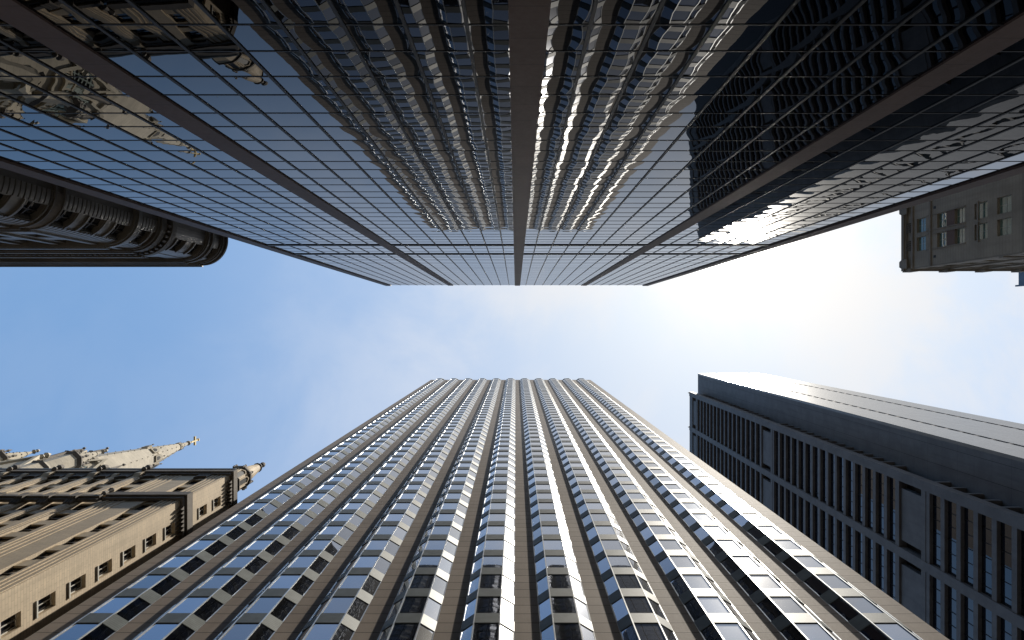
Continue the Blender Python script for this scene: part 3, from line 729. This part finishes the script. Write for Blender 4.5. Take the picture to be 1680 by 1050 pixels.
for i in range(9): a = 4 + i * 10; m.arc(ex, ey, er - .05, er + .42, a, a + 4, 60.31, 60.89, 1)
for i in range(110): m.fbox(PEy, .2 + i * .5, .42 + i * .5, 0, .52, 60.31, 60.89)
m.build('dentils', 'grey_stone_dark', E, kind='stuff')
m = MB(); m.arc(ex, ey, er - .098, er + .06, 2, 88, 46.06, 46.89, 14); m.build('carved_band', 'weathered', E)
m = MB()
for k in range(18):
    u = 1.5 + 3.1 * k
    m.fbox(PEy, u - .95, u - .45, .0, .16, -EYE, 55.4); m.fbox(PEy, u - .95, u - .45, .0, .14, 56.41, 59.1)
m.build('pilasters', 'grey_stone', E)
m = MB(); m.box(ex + er - .6, ex + er + .35, ey - 1.9, ey - 1.0, 73.0, 74.2); m.build('chimney', 'grey_stone_dark', E)

# ------------------------------------------------------------------ F: stone building, right edge
dF, XF, TOPF = 6.6, 45.0, 79.0
Fb = thing('stone_office_building', 'shaded tan stone building with paired green glass windows at right edge', 'building', (60, -20))
PFx = face(XF, -dF, 0, -1, -1, 0)
rowsF = [(74.9, 76.6), (71.3, 72.9), (68.4, 69.95)] + [(65.1 - 3.15 * k, 66.95 - 3.15 * k) for k in range(20)]
rowsF = [r for r in rowsF if r[0] > 0]
cF = [(1.75, 3.3), (3.8, 5.35), (9.5, 10.9), (11.6, 13.0), (17, 18.4), (19.1, 20.5)]
wF = window_facade(Fb, PFx, 30, -EYE, TOPF, cF, rowsF, 'tan_stone', t=.5, gd=.26, bars=(2, 2), fw=.045, fd=.012, name='side_wall')
PFy = face(XF, -dF, 1, 0, 0, 1)
cFy = [(2.0 + 4.2 * i, 3.4 + 4.2 * i) for i in range(13)]
wF2 = window_facade(Fb, face(XF + .5, -dF, 1, 0, 0, 1), 59, -EYE, TOPF, cFy, rowsF, 'tan_stone', t=.5, gd=.42, bars=(1, 2), fw=.07, name='street_wall')
parts('window', 'green_glass', Fb, wF + wF2, sub=('window_frame', 'light_frame'), limit=60)
m = MB(); m.box(XF + .52, 104, -36, -dF - .52, -EYE, TOPF - .3); m.build('inner_wall', 'tan_trim', Fb)
for c0, c1 in cF[:2]:
    m = MB(); m.fbox(PFx, c0 + .02, c1 - .02, -.3, .012, 69.97, 71.28); m.build('brick_panel', 'red_brick', Fb)
m = MB()
for z0, z1, p in ((77.2, 77.5, .12), (78.4, 78.7, .15), (78.7, 79.2, .28), (73.9, 74.15, .1), (60.2, 60.5, .12)):
    m.fbox(PFx, -.0, 30, .0, p, z0, z1); m.fbox(PFy, -p, 59, .0, p, z0 + .001, z1)
m.build('cornice', 'tan_trim', Fb)
for c0, c1 in cF:
    m = MB(); m.fbox(PFx, c0 - .16, c1 + .16, .0, .1, 66.3, 66.5); m.build('ledge', 'tan_trim', Fb)
    for c in (c0 - .1, c1): m = MB(); m.fbox(PFx, c, c + .1, .0, .07, 68.3, 74.8); m.build('window_jamb', 'tan_trim', Fb)
m = MB()
for i in range(14):
    u = .35 + 4.2 * i
    m.fbox(PFy, u - .35, u + .35, .0, .16, 0, 78.4); m.fbox(PFy, u - .45, u + .45, .0, .42, 77.6, 79.25)
m.build('pilasters', 'tan_trim', Fb)
m = MB()
for j, z in enumerate((12, 25, 38, 50, 63)): m.fbox(PFy, .0, 59, .161, .30, z, z + .6)
m.build('string_courses', 'tan_trim', Fb)
for u in (.5, 6.7, 12.5, 18.5, 24.5):
    m = MB(); m.outline(PFx, [(u - .55, 78.0), (u + .55, 78.0), (u + .55, 79.0), (u + .3, 79.5), (u - .3, 79.5), (u - .55, 79.0)], .282, .34); m.build('medallion', 'tan_trim', Fb)
m = MB()
for u in (.85, 6.1): m.fbox(PFx, u - .14, u + .14, -.2, .015, 73.1, 73.5)
m.build('vents', 'black_metal', Fb)
m = MB()
for c in ((2.52), (4.57)):
    for j in range(5): m.fbox(PFx, c - .55 + j * .24, c - .45 + j * .24, .014, .16, 77.7, 78.3)
m.build('carved_frieze', 'weathered', Fb)

# ------------------------------------------------------------------ G: sliver of a farther tower at the right edge
G = thing('distant_glass_tower', 'dark blue tower barely visible at the far right edge beyond the stone building', 'skyscraper', (125, -22))
m = MB(); m.box(110.2, 140, -40, -8.8, -EYE, 149.6); m.build('wall', 'blue_metal', G)
PGx = face(110, -8.6, 0, -1, -1, 0); it = []
for j in range(36):
    for i in range(8):
        def g(mb, i=i, j=j): mb.pane(PGx, .6 + i * 3.4, 3.6 + i * 3.4, -.18, 3 + j * 4, 6 + j * 4, i, j)
        it.append((PGx(2 + i * 3.4, 0, 5 + j * 4), g, None))
parts('window', 'blue_glass', G, it, limit=20, flip=True)
m = MB()
for i in range(9): m.fbox(PGx, .0 + i * 3.4, .35 + i * 3.4, -.19, .25, -EYE, 150)
for j in range(37): m.fbox(PGx, 0, 28, -.19, .1, 2 + j * 4, 2.6 + j * 4)
m.build('grid', 'blue_metal', G)
